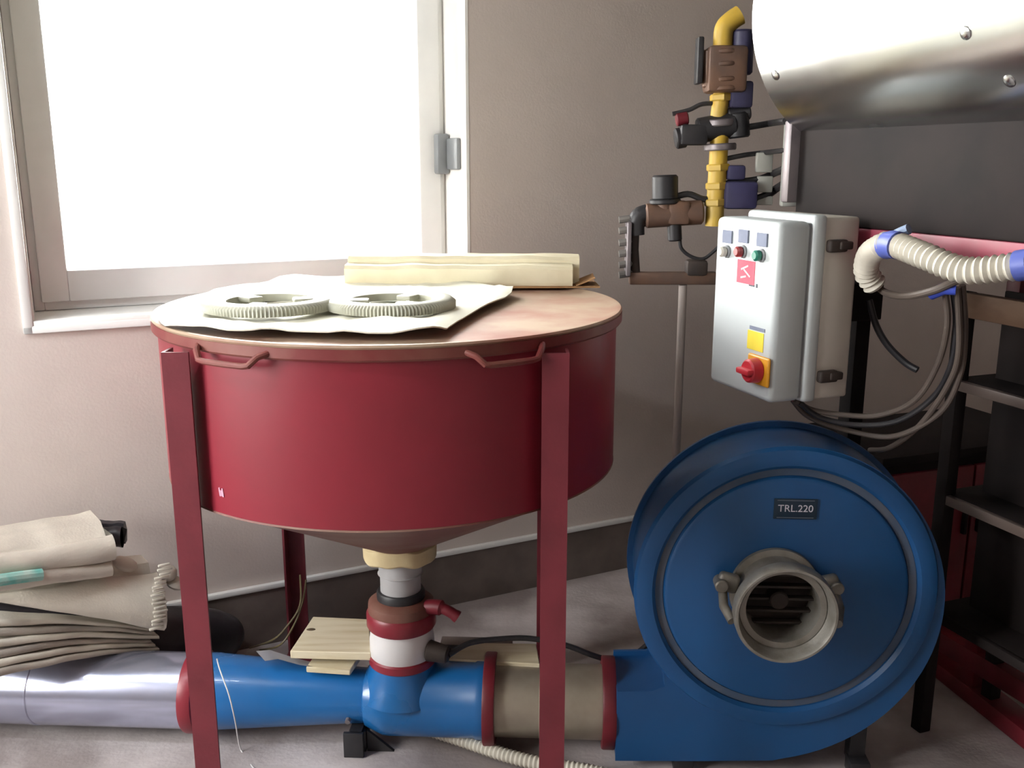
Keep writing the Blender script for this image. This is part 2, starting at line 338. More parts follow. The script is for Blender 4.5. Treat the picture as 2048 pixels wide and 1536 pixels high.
# outlet stack under the cone
def stackring(name, m, prof, seg=64): 
    bm = B(); lathe(bm, prof, HM, seg); return link(name, bm, m, hop)
bm = B()                                            # torn cream wrapping tied round the neck
cols = []
for i in range(64):
    a = 2 * math.pi * i / 64; sq = 1 + 0.05 * math.cos(2 * a) + 0.015 * math.sin(5 * a)
    zz = 0.003 * math.sin(3 * a) + 0.002 * math.sin(8 * a)
    cols.append([bm.verts.new((HX + r * sq * math.cos(a), HY + r * sq * math.sin(a), z + zz)) for r, z in ((0.074, 0.569), (0.084, 0.571), (0.09, 0.566), (0.089, 0.53), (0.084, 0.525), (0.05, 0.527))])
for i in range(64):
    A, C = cols[i], cols[(i + 1) % 64]
    for k in range(5): bm.faces.new((A[k], C[k], C[k + 1], A[k + 1]))
link('tape_wrap', bm, TAPE, hop)
stackring('neck_tube', PVCG, [(0.05, 0.55), (0.055, 0.55), (0.055, 0.487), (0.058, 0.484), (0.052, 0.48), (0.052, 0.43), (0.046, 0.43), (0.05, 0.55)])
stackring('clamp_ring', BLACK, [(0.05, 0.437), (0.059, 0.437), (0.062, 0.432), (0.062, 0.415), (0.05, 0.412), (0.05, 0.437)])
stackring('top_flange', RUST, [(0.045, 0.418), (0.072, 0.415), (0.084, 0.405), (0.086, 0.385), (0.084, 0.372), (0.045, 0.372), (0.045, 0.418)])
stackring('red_collar', RED, [(0.05, 0.382), (0.086, 0.382), (0.09, 0.376), (0.09, 0.345), (0.086, 0.338), (0.05, 0.338), (0.05, 0.382)])
stackring('white_sleeve', PVC, [(0.05, 0.342), (0.079, 0.342), (0.080, 0.33), (0.084, 0.305), (0.084, 0.262), (0.08, 0.256), (0.05, 0.256), (0.05, 0.342)])
stackring('lower_collar', RED, [(0.05, 0.262), (0.082, 0.262), (0.087, 0.256), (0.087, 0.238), (0.082, 0.232), (0.05, 0.232), (0.05, 0.262)])
bm = B(); tube(bm, smooth_path([(HX + 0.07, HY - 0.03, 0.40), (HX + 0.10, HY - 0.04, 0.405), (HX + 0.125, HY - 0.05, 0.40), (HX + 0.15, HY - 0.055, 0.385)], 4), [0.02] * 6 + [0.014] * 5 + [0.016] * 2, 12); link('lever', bm, DKRED, hop)
bm = B(); cyl(bm, (HX + 0.07, HY - 0.04, 0.285), (HX + 0.125, HY - 0.055, 0.28), 0.028, 0.022, 16, 0.004); link('plug', bm, DARKIN, hop)

# ------------------------------------------------------------------ the air line and the blue blower (turned 3 degrees together)
YA = R(3.0)
PM = Matrix.Translation((HX, HY, 0)) @ Matrix.Rotation(-YA, 4, 'Z')     # local x along the pipe, y away from the camera
PZ = 0.130
def px_m(x): return PM @ V((x, 0, PZ))
def along(prof, seg=64, z=PZ, x0=0.0):
    """profile (r, x) turned about the pipe line"""
    b = B(); M = PM @ Matrix.Translation((x0, 0, z)) @ Matrix.Rotation(R(90), 4, 'Y')
    return lathe(b, prof, M, seg)
pipe = thing('air_pipe', px_m(-0.9) - V((0, 0, PZ)), 'silver metal pipe along the floor below the stacked sacks at the far left', 'pipe')
bm = along([(0.096, -1.19), (0.099, -1.19), (0.099, -0.545), (0.096, -0.545), (0.096, -1.19)]); link('tube', bm, ZINC, pipe)
bm = along([(0.0985, -0.985), (0.1015, -0.983), (0.1015, -0.977), (0.0985, -0.975)]); link('seam_bead', bm, ZINC, pipe)
inj = thing('feed_injector', px_m(0) - V((0, 0, PZ)), 'glossy blue venturi pipe piece that the hopper empties into', 'pipe fitting')
bm = along([(0.099, -0.56), (0.103, -0.556), (0.100, -0.53), (0.099, -0.50), (0.090, -0.38), (0.074, -0.16), (0.070, -0.09), (0.068, -0.09), (0.097, -0.56), (0.099, -0.56)]); link('cone_tube', bm, BLUE, inj)
bm = along([(0.097, -0.575), (0.108, -0.572), (0.11, -0.565), (0.11, -0.545), (0.108, -0.538), (0.097, -0.535), (0.097, -0.575)]); link('clamp_ring', bm, RED, inj)
bm = along([(0.066, -0.10), (0.078, -0.095), (0.098, -0.05), (0.1, -0.03), (0.1, 0.19), (0.104, 0.196), (0.104, 0.218), (0.09, 0.218), (0.09, 0.0), (0.066, -0.10)]); link('tee_body', bm, BLUE, inj)
bm = B(); lathe(bm, [(0.115, 0.15), (0.10, 0.19), (0.086, 0.222), (0.084, 0.236), (0.07, 0.236), (0.07, 0.16)], PM, 48); link('neck', bm, BLUE, inj)
bm = along([(0.09, 0.216), (0.118, 0.216), (0.12, 0.22), (0.12, 0.242), (0.118, 0.246), (0.09, 0.246), (0.09, 0.216)]); link('flange', bm, DKRED, inj)
bm = B(); box(bm, (-0.115, -0.03, 0.03), (0.045, 0.06, 0.06), PM, 0.003); box(bm, (-0.12, -0.082, 0.035), (0.052, 0.012, 0.07), PM, 0.002)
prism(bm, [(-0.09, 0.0), (-0.02, 0.0), (-0.06, 0.035), (-0.09, 0.06)], PM, -0.055, -0.045)
box(bm, (-0.115, -0.04, 0.055), (0.03, 0.08, 0.03), PM); link('support_foot', bm, BLACK, inj)
bm = B(); cyl(bm, PM @ V((-0.135, -0.062, 0.1)), PM @ V((-0.135, -0.078, 0.097)), 0.007, seg=10); link('bolt', bm, GASGR, inj)
link1 = thing('connecting_pipe', px_m(0.5) - V((0, 0, PZ)), 'dull dusty metal pipe length between blue injector and blue blower', 'pipe')
bm = along([(0.092, 0.246), (0.095, 0.246), (0.095, 0.525), (0.092, 0.525), (0.092, 0.246)]); link('tube', bm, ZINCD, link1)
bm = along([(0.0945, 0.36), (0.0975, 0.362), (0.0975, 0.372), (0.0945, 0.374)]); link('seam_bead', bm, ZINCD, link1)

blo = thing('fan_blower', PM @ V((0.95, 0.0, 0)), 'large blue snail-shaped centrifugal blower with cast metal inlet ring', 'blower')
BX, BZ, BR = 0.948, 0.508, 0.352
BM = PM @ Matrix.Translation((BX, 0, BZ))
FY, KY = -0.115, 0.075                                 # front and back plate planes
def volute(grow=0.0):
    pts = [(0.555 - BX, 0.222 - BZ + grow), (0.64 - BX, 0.226 - BZ + grow), (0.672 - BX, 0.24 - BZ + grow)]
    a = 217.0
    while a > -88:
        f = (217 - a) / 305; r = BR - 0.004 + 0.012 * min(1, f / 0.6) + 0.092 * max(0, (f - 0.6) / 0.4) ** 1.5 + grow
        pts.append((r * math.cos(R(a)), r * math.sin(R(a)))); a -= 4
    pts += [(0.0, 0.051 - BZ - grow), (-0.2, 0.042 - BZ - grow), (0.555 - BX, 0.036 - BZ - grow)]
    return pts
bm = B(); prism(bm, volute(), BM, FY + 0.012, KY); link('scroll_wall', bm, BLUEF, blo)
bm = B(); prism(bm, volute(0.014), BM, KY - 0.002, KY + 0.008); link('back_plate', bm, BLUEF, blo)
FM = BM @ Matrix.Translation((0, FY, 0)) @ Matrix.Rotation(R(90), 4, 'X')    # local z towards the camera
bm = B(); prism(bm, volute(0.004), BM, FY + 0.004, FY + 0.014); link('front_plate', bm, BLUEF, blo)
bm = B(); lathe(bm, [(BR + 0.004, -0.016), (BR + 0.008, -0.004), (BR + 0.002, 0.008), (0.336, 0.014), (0.317, 0.012), (0.309, 0.004), (0.309, -0.006)], FM, 128); link('front_rim', bm, BLUEF, blo)
bm = B(); lathe(bm, [(0.309, -0.004), (0.3, -0.006), (0.29, -0.004), (0.286, 0.006), (0.279, 0.01), (0.0, 0.012)], FM, 128); link('inlet_plate', bm, BLUEF, blo)
bm = B(); lathe(bm, [(0.3085, -0.004), (0.3085, -0.0005), (0.2905, -0.001), (0.2905, -0.004)], FM, 128); link('ring_groove', bm, BLUED, blo)
# outlet spigot and flange
bm = along([(0.088, 0.55), (0.094, 0.55), (0.094, 0.68), (0.088, 0.68), (0.088, 0.55)], z=0.128); link('outlet_spigot', bm, BLUEF, blo)
bm = along([(0.09, 0.522), (0.116, 0.522), (0.118, 0.526), (0.118, 0.552), (0.116, 0.556), (0.09, 0.556), (0.09, 0.522)], z=0.13); link('outlet_flange', bm, DKRED, blo)
# name plate
bm = B(); box(bm, (0.008, 0.213, 0.0135), (0.1, 0.05, 0.003), FM, 0.001); plate = link('name_plate', bm, plain('dark_plate', srgb(26, 48, 66)), blo, label='dark rectangular plate with white letters')
lettering('lettering', 'TRL.220', 0.024, FM @ Matrix.Translation((0.008, 0.214, 0.0155)), TXT, plate)
bm = B()
for k in (-1, 1): box(bm, (0.008, 0.213 + k * 0.021, 0.0153), (0.085, 0.002, 0.0006), FM)
link('plate_line', bm, plain('plate_line_ink', srgb(96, 104, 116)), plate)
# cast inlet: base flange, short pipe, mouth ring, ears and link bar
IX, IZ = -0.03, 0.01
IM = FM @ Matrix.Translation((IX, IZ, 0.012)) 
bm = B(); lathe(bm, [(0.078, 0.0), (0.104, 0.0), (0.107, 0.004), (0.106, 0.014), (0.092, 0.018), (0.089, 0.04), (0.088, 0.07), (0.098, 0.10), (0.098, 0.106), (0.084, 0.105), (0.078, 0.0)], IM, 72); inlet = link('inlet_pipe', bm, ALU, blo)
bm = B(); lathe(bm, [(0.096, 0.10), (0.113, 0.102), (0.116, 0.108), (0.116, 0.14), (0.113, 0.145), (0.108, 0.145), (0.104, 0.138), (0.1, 0.105), (0.096, 0.10)], IM, 80); link('mouth_ring', bm, ALU, inlet)
for sx in (-1, 1):
    bm = B()
    box(bm, (sx * 0.120, 0.004, 0.04), (0.05, 0.046, 0.026), IM @ Matrix.Rotation(sx * R(14), 4, 'Z'), 0.010, 3); link('hinge_lug', bm, ALU, inlet)
    bm = B(); cyl(bm, IM @ V((sx * 0.132, 0.03, 0.02)), IM @ V((sx * 0.132, 0.03, 0.062)), 0.016, seg=16, bevel=0.003); link('lug_bolt', bm, ALU, inlet)
    bm = B(); tube(bm, [IM @ V((sx * 0.128, 0.01, 0.05)), IM @ V((sx * 0.130, -0.008, 0.08)), IM @ V((sx * 0.116, -0.026, 0.12))], 0.011 if sx < 0 else 0.015, 12); link('link_bar', bm, ALU, inlet)
bm = B(); lathe(bm, [(0.0, 0.02), (0.087, 0.02), (0.087, 0.024), (0.0, 0.024)], IM, 40)
link('grille_back', bm, DARKIN, inlet)
for k in range(5):
    bm = B(); y = -0.06 + 0.03 * k; hw = math.sqrt(0.085 ** 2 - y * y)
    box(bm, (0, y, 0.045), (2 * hw, 0.006, 0.02), IM, 0.001); link('grille_bar', bm, DARKIN, inlet)
bm = B(); cyl(bm, IM @ V((0, 0.0, 0.022)), IM @ V((0, 0, 0.065)), 0.022, seg=20, bevel=0.003); link('shaft_hub', bm, DARKIN, inlet)
# motor behind and feet
bm = B(); lathe(bm, [(0.0, 0.0), (0.13, 0.0), (0.135, 0.01), (0.135, 0.24), (0.12, 0.27), (0, 0.28)], BM @ Matrix.Translation((0, KY + 0.008, 0)) @ Matrix.Rotation(R(-90), 4, 'X'), 40); link('motor', bm, BLUEF, blo)
for x, y in ((-0.22, -0.08), (0.22, -0.08), (-0.22, 0.2), (0.22, 0.2)):
    bm = B(); box(bm, (BX + x, y, 0.02), (0.05, 0.05, 0.04), PM, 0.003)
    if y > 0.1: box(bm, (BX + x, y, 0.2), (0.04, 0.04, 0.34), PM, 0.002); box(bm, (BX + x * 0.7, y, 0.37), (0.12, 0.06, 0.03), PM, 0.002)
    else: box(bm, (BX + x, y + 0.03, 0.06 if x < 0 else 0.09), (0.04, 0.04, 0.06 if x < 0 else 0.14), PM, 0.002)
    link('foot', bm, BLACK, blo)

# ------------------------------------------------------------------ boards, flap, hoses and cables around the injector
b1 = thing('pine_board', (HX - 0.2, HY, 0.235), 'pale pine board with a dark knot lying on the blue pipe', 'board')
def quadboard(bm, pts, th, bevel=0.002):
    top = [bm.verts.new(p) for p in pts]; bot = [bm.verts.new(V(p) - V((0, 0, th))) for p in pts]
    bm.faces.new(top); bm.faces.new(bot[::-1])
    for i in range(4): bm.faces.new((top[i], bot[i], bot[(i + 1) % 4], top[(i + 1) % 4]))
    bmesh.ops.bevel(bm, geom=bm.edges[:], offset=bevel, segments=1, affect='EDGES')
zb = 0.272
q = [atz(580, 1302, zb), atz(742, 1306, zb), atz(738, 1238, zb), atz(626, 1233, zb)]
bm = B(); quadboard(bm, q, 0.022); link('plank', bm, PINE, b1)
bm = B(); c = atz(622, 1259, zb); lathe(bm, [(0.0, 0.0014), (0.009, 0.001), (0.012, -0.001)], Matrix.Translation(c) @ Matrix.Diagonal((1.2, 0.7, 1, 1)), 14); link('knot', bm, KNOT, b1)
zb = 0.232
q = [atz(612, 1334, zb), atz(700, 1340, zb), atz(722, 1308, zb), atz(636, 1300, zb)]
bm = B(); quadboard(bm, q, 0.016); tag(link('board_offcut', bm, PINE), 'short pale offcut under the pine board on the blue pipe', 'board')
zb = 0.235
q = [atz(897, 1318, zb), atz(1080, 1328, zb), atz(1072, 1287, zb), atz(926, 1285, zb)]
bm = B(); quadboard(bm, q, 0.014); tag(link('wide_board', bm, PINE), 'thin pale board right of the white sleeve, resting behind the blue injector', 'board')
bm = B(); box(bm, (0.18, 0.16, 0.105), (0.2, 0.05, 0.21), PM, 0.003); tag(link('prop_block', bm, SKIRT), 'dark block propping up the thin pale board behind the injector', 'block')
# pale plastic flap on the pipe
bm = B(); fl = [at(512, 1302, 2.30), at(540, 1300, 2.33), at(590, 1316, 2.34), at(640, 1328, 2.33)]; fr = [at(530, 1322, 2.26), at(556, 1318, 2.27), at(600, 1330, 2.27), at(645, 1336, 2.27)]
va = [bm.verts.new(p) for p in fl]; vb = [bm.verts.new(p) for p in fr]
for i in range(3): bm.faces.new((va[i], va[i + 1], vb[i + 1], vb[i]))
bmesh.ops.solidify(bm, geom=bm.faces[:], thickness=0.003); tag(link('plastic_flap', bm, PVC), 'crumpled white plastic scrap on the blue pipe left of the pine board', 'scrap')
# black cable
bm = B(); tube(bm, smooth_path([(HX + 0.125, HY - 0.055, 0.28), at(940, 1286, 2.28), at(1000, 1278, 2.3), at(1060, 1277, 2.32), at(1130, 1290, 2.33), at(1190, 1312, 2.34), at(1235, 1322, 2.36), at(1275, 1305, 2.38), at(1310, 1270, 2.4), at(1345, 1200, 2.42)], 6), 0.0075, 10)
tag(link('black_cable', bm, BLACK), 'black cable arching from hopper outlet to the back of blue blower', 'cable')
# white corrugated hose under the pipe
bm = B(); tube(bm, smooth_path([PM @ V((0.02, 0.02, 0.03)), atz(880, 1466, 0.03), atz(940, 1486, 0.03), atz(1010, 1510, 0.03), atz(1080, 1527, 0.03), atz(1180, 1543, 0.03), atz(1300, 1570, 0.03)], 8), 0.017, 14, ribs=(0.012, 0.0016))
tag(link('corrugated_hose', bm, CONDU), 'white ribbed hose on the floor running out from under the injector', 'hose')
# thin string hanging across the blue pipe
bm = B(); tube(bm, smooth_path([at(434, 1318, 2.27), at(440, 1340, 2.22), at(458, 1390, 2.18), at(470, 1440, 2.18), atz(482, 1500, 0.004), atz(515, 1545, 0.004), atz(560, 1590, 0.004)], 6), 0.0018, 6)
tag(link('white_string', bm, PVC), 'thin white string hanging across the blue pipe beside the front left leg', 'string')
OLIVE = mat('olive_wire', srgb(120, 108, 78), 0.5, c2=srgb(110, 98, 70), scale=5)
bm = B(); tube(bm, smooth_path([at(612, 1160, 2.72), at(605, 1205, 2.66), at(588, 1250, 2.6), at(560, 1290, 2.56), atz(520, 1300, 0.01)], 6), 0.003, 6)
tag(link('thin_wire', bm, OLIVE), 'thin tan wire beside the rear left hopper leg, right one of two', 'wire', 'thin wires by the rear leg')
bm = B(); tube(bm, smooth_path([at(600, 1150, 2.72), at(600, 1210, 2.64), at(572, 1255, 2.6), at(545, 1280, 2.6), atz(500, 1296, 0.01)], 6), 0.003, 6)
tag(link('thin_wire', bm, OLIVE), 'thin tan wire beside the rear left hopper leg, left one of two', 'wire', 'thin wires by the rear leg')

# ------------------------------------------------------------------ on the lid
zl = ZT + 0.004
outline = [(312, 634), (330, 652), (400, 660), (470, 667), (560, 668), (640, 670), (720, 672), (800, 672), (880, 668), (905, 655), (960, 622), (1026, 588), (960, 572), (900, 562), (850, 553), (780, 552), (700, 558), (560, 566), (430, 590), (360, 612)]
ow = [atz(x, y, zl) for x, y in outline]
ow = [p for p in smooth_path(ow + [ow[0]], 5)][:-1]
cc = sum(ow, V()) / len(ow)
bm = B(); rings = []
for k in range(15):
    f = k / 14; ring = []
    for p in ow:
        q = cc.lerp(p, f); rad = (V((q.x, q.y, 0)) - HC).length
        z = zl + 0.004 + 0.02 * max(0, nz(q.x, q.y, 3, 8)) + 0.006 * max(0, nz(q.x * 3, q.y, 7, 9)) * (1 if f < 0.98 else 0.5) + (0.009 * math.exp(-((f - 0.9) / 0.06) ** 2))
        if rad > RL - 0.002: z = min(z, zl + 0.004) - min(0.05, (rad - RL + 0.002) * 1.2); q = V((HX, HY, 0)) + (V((q.x, q.y, 0)) - HC) * (min(rad, RL + 0.012) / rad)
        ring.append(bm.verts.new((q.x, q.y, z)))
    rings.append(ring)
for a, b in zip(rings, rings[1:]):
    for i in range(len(ow)):
        j = (i + 1) % len(ow)
        try: bm.faces.new((a[i], a[j], b[j], b[i]))
        except ValueError: pass
bmesh.ops.remove_doubles(bm, verts=bm.verts[:], dist=1e-4)
bmesh.ops.solidify(bm, geom=bm.faces[:], thickness=0.003)
tag(link('cream_cloth', bm, CLOTH, sharp=60), 'creased cream cloth spread over the left of the hopper lid', 'cloth')
def gear_ring(name, c, r, label, turn):
    e = thing(name, c, label, 'ring', 'toothed rings on the cream cloth')
    M = Matrix.Translation(c) @ Matrix.Rotation(turn, 4, 'Z')
    bm = B(); n = 110; cols = []
    for i in range(n * 2):
        a = math.pi * i / n; ro = r if i % 2 else r - 0.003; ri = r * 0.64
        cols.append([bm.verts.new(M @ V((q * math.cos(a), q * math.sin(a), z))) for q, z in ((ri, 0.003), (ri, 0.02), (r * 0.74, 0.025), (ro - 0.010, 0.024), (ro, 0.016), (ro, 0.002), (ri, 0.003))])
    for i in range(2 * n):
        A, C = cols[i], cols[(i + 1) % (2 * n)]
        for k in range(6): bm.faces.new((A[k], C[k], C[k + 1], A[k + 1]))
    bmesh.ops.remove_doubles(bm, verts=bm.verts[:], dist=1e-5)
    link('toothed_rim', bm, RING, e, sharp=50)
    for k in range(3):
        bm = B(); MM = M @ Matrix.Rotation(2 * math.pi * k / 3, 4, 'Z')
        box(bm, (r * 0.52, 0, 0.015), (r * 0.36, r * 0.26, 0.012), MM, 0.004); link('lug', bm, RING, e)
ZC = ZT + 0.018
gear_ring('toothed_ring', atz(541, 617, ZC), 0.146, 'left one of two pale toothed rings lying on the cream cloth', R(20))
gear_ring('toothed_ring', atz(783, 616, ZC), 0.142, 'right one of two pale toothed rings lying on the cream cloth', R(65))
# long cream bundle with cardboard
bl = at(690, 574, 2.60); br = at(1145, 575, 2.585)
u = (br - bl); u.z = 0; Lb = u.length; u.normalize(); vv = V((-u.y, u.x, 0))
bun = thing('wrapped_bundle', V((bl.x, bl.y, ZT)) + u * Lb / 2, 'long cream wrapped bundle along the back of the hopper lid', 'bundle')
def bundle(bm, length, prof, off, z0):
    n = 40; rows = []
    for i in range(n + 1):
        x = length * i / n
        rows.append([bm.verts.new(V((bl.x, bl.y, z0)) + u * x + vv * (off + a + 0.003 * nz(x, a, 1, 14)) + V((0, 0, b + (0.004 * nz(x, a, b, 11) if b > 0.02 else 0)))) for a, b in prof])
    m = len(prof)
    for A, C in zip(rows, rows[1:]):
        for k in range(m): bm.faces.new((A[k], A[(k + 1) % m], C[(k + 1) % m], C[k]))
    bm.faces.new(rows[0][::-1]); bm.faces.new(rows[-1]); return bm
bm = B(); bundle(bm, Lb, [(0, 0), (-0.004, 0.01), (-0.003, 0.045), (0.006, 0.054), (0.05, 0.056), (0.055, 0.048), (0.055, 0.0)], 0.0, ZT + 0.006); link('front_roll', bm, CREAM, bun)
bm = B(); bundle(bm, Lb + 0.02, [(0, 0), (0, 0.066), (0.008, 0.074), (0.07, 0.076), (0.078, 0.068), (0.078, 0.0)], 0.052, ZT + 0.006); link('back_roll', bm, CREAM, bun)
bm = B(); box(bm, (0, 0, 0), (0.42, 0.15, 0.004), Matrix.Translation(V((br.x, br.y, ZT + 0.0035)) + u * -0.14 + vv * 0.06) @ Matrix.Rotation(math.atan2(u.y, u.x) + R(3), 4, 'Z'))
link('cardboard_base', bm, CARD, bun)
bm = B(); box(bm, (0, 0, 0), (0.055, 0.11, 0.003), Matrix.Translation(V((br.x, br.y, ZT + 0.017)) + u * 0.035 + vv * 0.055) @ Matrix.Rotation(math.atan2(u.y, u.x), 4, 'Z') @ Matrix.Rotation(R(-22), 4, 'Y')); link('cardboard_flap', bm, CARD, bun)

# ------------------------------------------------------------------ folded sacks at the left
def sack(name, A, Bp, thA, thB, depth, m, label, group=None, parts=None, bulge=0.0, rag=0.004, seed=0):
    """folded sack: rounded front fold from A (left) to Bp (right), reaching back by depth; A, Bp at mid height"""
    A, Bp = V(A), V(Bp); u = Bp - A; L = u.length; ux = V((u.x, u.y, 0)).normalized(); back = V((-ux.y, ux.x, 0))
    bm = B(); rows = []; n = 28
    for i in range(n + 1):
        t = i / n; th = thA + (thB - thA) * t; c = A.lerp(Bp, t) + V((0, 0, bulge * math.sin(math.pi * t)))
        dz = rag * nz(t * 5, seed * 3.1, 0, 1); row = []
        prof = []
        for k in range(9):
            a = math.pi * (0.5 + k / 8); prof.append((0.5 * th * math.cos(a) * 0.9, 0.5 * th * math.sin(a)))
        prof = prof[::-1] + [(depth * 0.4, -0.5 * th), (depth * 0.8, -0.48 * th), (depth, 0), (depth * 0.8, 0.48 * th), (depth * 0.4, 0.5 * th)]
        prof = [(-p[0], p[1]) if False else p for p in prof]
        for a, b in prof:
            w = nz(t * 4 + seed, a * 9, b * 20 + seed, 1)
            row.append(bm.verts.new(c + back * (a + 0.004 * w) + V((0, 0, b * (1 + 0.1 * w) + dz))))
        rows.append(row)
    m_ = len(rows[0])
    for P, Q in zip(rows, rows[1:]):
        for k in range(m_): bm.faces.new((P[k], P[(k + 1) % m_], Q[(k + 1) % m_], Q[k]))
    bm.faces.new(rows[0]); bm.faces.new(rows[-1][::-1])
    o = link(name, bm, m, None, sharp=60)
    tag(o, label, 'sack', group); return o, ux, back
names = ['lowest', 'second from the bottom', 'third from the bottom', 'fourth from the bottom', 'fifth from the bottom', 'sixth from the bottom']
for i in range(6):
    yl = 1353 - i * 21; yr = 1299 - i * 8
    A = at(-25, yl, 2.13 + 0.012 * i); Bq = at(318 - (i % 3) * 8, yr, 2.42)
    sack('folded_sack', A, Bq, 0.021, 0.0088, 0.24, SACKD if i % 2 == 0 else SACK, 'thin grey flat sack, %s of the pile over the silver pipe' % names[i], 'flat sacks over the silver pipe', bulge=0.016, seed=i)
o, ux, bk = sack('hemmed_sack', at(-25, 1196, 2.17), at(318, 1200, 2.40), 0.012, 0.165, 0.20, SACK, 'large pale sack with a frayed toothed hem, wedged above the flat sacks', None, bulge=0.0, seed=9)
bm = B()
for k in range(16):
    p = at(322 + 3 * math.sin(k * 0.7) - 0.4 * k + (6 if k < 3 else 0), 1130 + k * 8.4, 2.33); box(bm, (0, 0, 0), (0.03 + 0.008 * (k % 2), 0.008, 0.0065), Matrix.Translation(p) @ Matrix.Rotation(math.atan2(ux.y, ux.x), 4, 'Z') @ Matrix.Rotation(R(4 * math.sin(k * 2.3)), 4, 'Y'), 0.002)
hem = link('frayed_hem', bm, SACK, o)
for (x, y, Y, sx, sz) in ((250, 1128, 2.38, 0.05, 0.022), (352, 1166, 2.43, 0.04, 0.02), (336, 1146, 2.42, 0.035, 0.03)):
    bm = B(); bmesh.ops.create_icosphere(bm, subdivisions=2, radius=1, matrix=Matrix.Translation(at(x, y, Y)) @ Matrix.Rotation(R(25), 4, 'Y') @ Matrix.Diagonal((sx * 0.7, 0.03, sz * 0.7, 1))); link('corner_tuft', bm, SACK, o)
o, ux, bk = sack('rolled_sack', at(-25, 1168, 2.12), at(222, 1136, 2.30), 0.045, 0.04, 0.22, SACK, 'rolled pale sack with a teal print, second from top of the left pile', None, seed=12)
bm = B(); A, C = at(-25, 1164, 2.094), at(84, 1149, 2.175); tube(bm, smooth_path([A, A.lerp(C, 0.5) + V((0, 0, 0.001)), C], 5), [0.0145] * 11, 10); link('teal_print', bm, TEAL, o)
sack('thick_folded_sack', at(-25, 1130, 2.14), at(226, 1093, 2.31), 0.055, 0.07, 0.27, SACK, 'thick folded beige sack, topmost of the left pile', None, bulge=-0.006, seed=15)
sack('gap_shade', at(-40, 1212, 2.26), at(300, 1250, 2.44), 0.034, 0.012, 0.16, NBLACK, 'dark slab standing in for the shaded gap between the hemmed sack and the flat sacks', None, seed=21)  # dark slab takes the place of shade in the gap between sacks
sack('dark_back_sack', at(150, 1066, 2.50), at(245, 1075, 2.52), 0.06, 0.06, 0.06, NBLACK, 'dark sack end behind the topmost beige sack by the wall', None, seed=23)
bm = B(); bmesh.ops.create_icosphere(bm, subdivisions=4, radius=1, matrix=Matrix.Translation((-1.1, 2.535, 0.12)) @ Matrix.Rotation(R(25), 4, 'Z') @ Matrix.Diagonal((0.32, 0.11, 0.135, 1)))  # dark mound put in for the shadow behind the pipe
for v in bm.verts:
    v.co += V((0, 0, 0.02 * nz(v.co.x, v.co.y, v.co.z, 14))); v.co.z = max(0.002, v.co.z)
tag(link('shade_mound', bm, NBLACK, sharp=60), 'dark mound standing in for shade on the floor behind the pipe, under the sacks', 'mound')

# ------------------------------------------------------------------ the steel drum machine at the right
MA = R(-20)
AX = V((math.sin(-MA), -math.cos(MA), 0))               # along the machine towards the camera
PX = V((math.cos(MA), math.sin(-MA), 0))               # across it, to the right
E0 = V((0.60, 2.45, 0))                                 # far end, leftmost line of the drum
MM = Matrix(((PX.x, -AX.x, 0, E0.x), (PX.y, -AX.y, 0, E0.y), (0, 0, 1, 0), (0, 0, 0, 1)))  # local x across, y away, z up
mac = thing('drum_machine', E0 + PX * 0.42 + AX * 0.6, 'shiny steel drum machine on dark housing and red frame, upper right', 'machine')
RC, ZCY, LM = 0.32, 1.855, 1.55
CM = MM @ Matrix.Translation((RC - 0.035, 0, ZCY)) @ Matrix.Rotation(R(90), 4, 'X')    # z runs towards the camera
bm = B(); lathe(bm, [(0, 0.0), (RC - 0.02, 0.0), (RC - 0.006, 0.004), (RC, 0.012), (RC, 0.25), (RC, 0.5), (RC, 0.75), (RC, 1.0), (RC, 1.25), (RC, LM - 0.01), (RC - 0.01, LM), (0, LM)], CM, 96); link('drum_shell', bm, STEEL, mac)
for th, zz in ((27, 0.07), (22, 0.66), (40, 0.72), (58, 0.85)):     # low bolt heads added to make glints on the shell
    a = R(180 + th); p = CM @ V((RC * math.cos(a), RC * math.sin(a), zz)); o_ = CM @ V(((RC + 0.006) * math.cos(a), (RC + 0.006) * math.sin(a), zz))
    bm = B(); lathe(bm, [(0.013, -0.001), (0.012, 0.002), (0.007, 0.0045), (0, 0.005)], axis_m(p, o_)[0], 16); link('glint_bolt', bm, STEEL, mac)
def mbox(bm, x0, x1, y0, y1, z0, z1, bev=0.004): return box(bm, ((x0 + x1) / 2, (y0 + y1) / 2, (z0 + z1) / 2), (x1 - x0, y1 - y0, z1 - z0), MM, bev)
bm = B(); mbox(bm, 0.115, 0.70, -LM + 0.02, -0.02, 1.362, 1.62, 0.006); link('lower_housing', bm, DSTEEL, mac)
bm = B(); mbox(bm, 0.09, 0.74, -0.02, 0.01, 1.41, 1.61, 0.005); link('end_flange', bm, GASGR, mac)
bm = B(); mbox(bm, 0.12, 0.17, -LM, 0.0, 1.305, 1.362, 0.006); link('top_beam', bm, PINK, mac)
bm = B(); mbox(bm, 0.67, 0.72, -LM, 0.0, 1.305, 1.362, 0.006); link('top_beam', bm, PINK, mac)
for x, y in ((0.253, -0.124), (0.695, -0.2), (0.145, -LM + 0.06), (0.695, -LM + 0.06)):
    bm = B(); mbox(bm, x - 0.022, x + 0.022, y - 0.022, y + 0.022, 0.0, 1.31, 0.003); link('frame_post', bm, DKRED if x > 0.3 else DSTEEL, mac)
for y in (-0.124, -LM + 0.06):
    bm = B(); mbox(bm, 0.17, 0.67, y - 0.02, y + 0.02, 1.30, 1.355, 0.003); link('cross_beam', bm, DKRED, mac)
bm = B(); mbox(bm, 0.67, 0.72, -LM, 0.0, 0.10, 0.16, 0.003); link('lower_rail', bm, DKRED, mac)

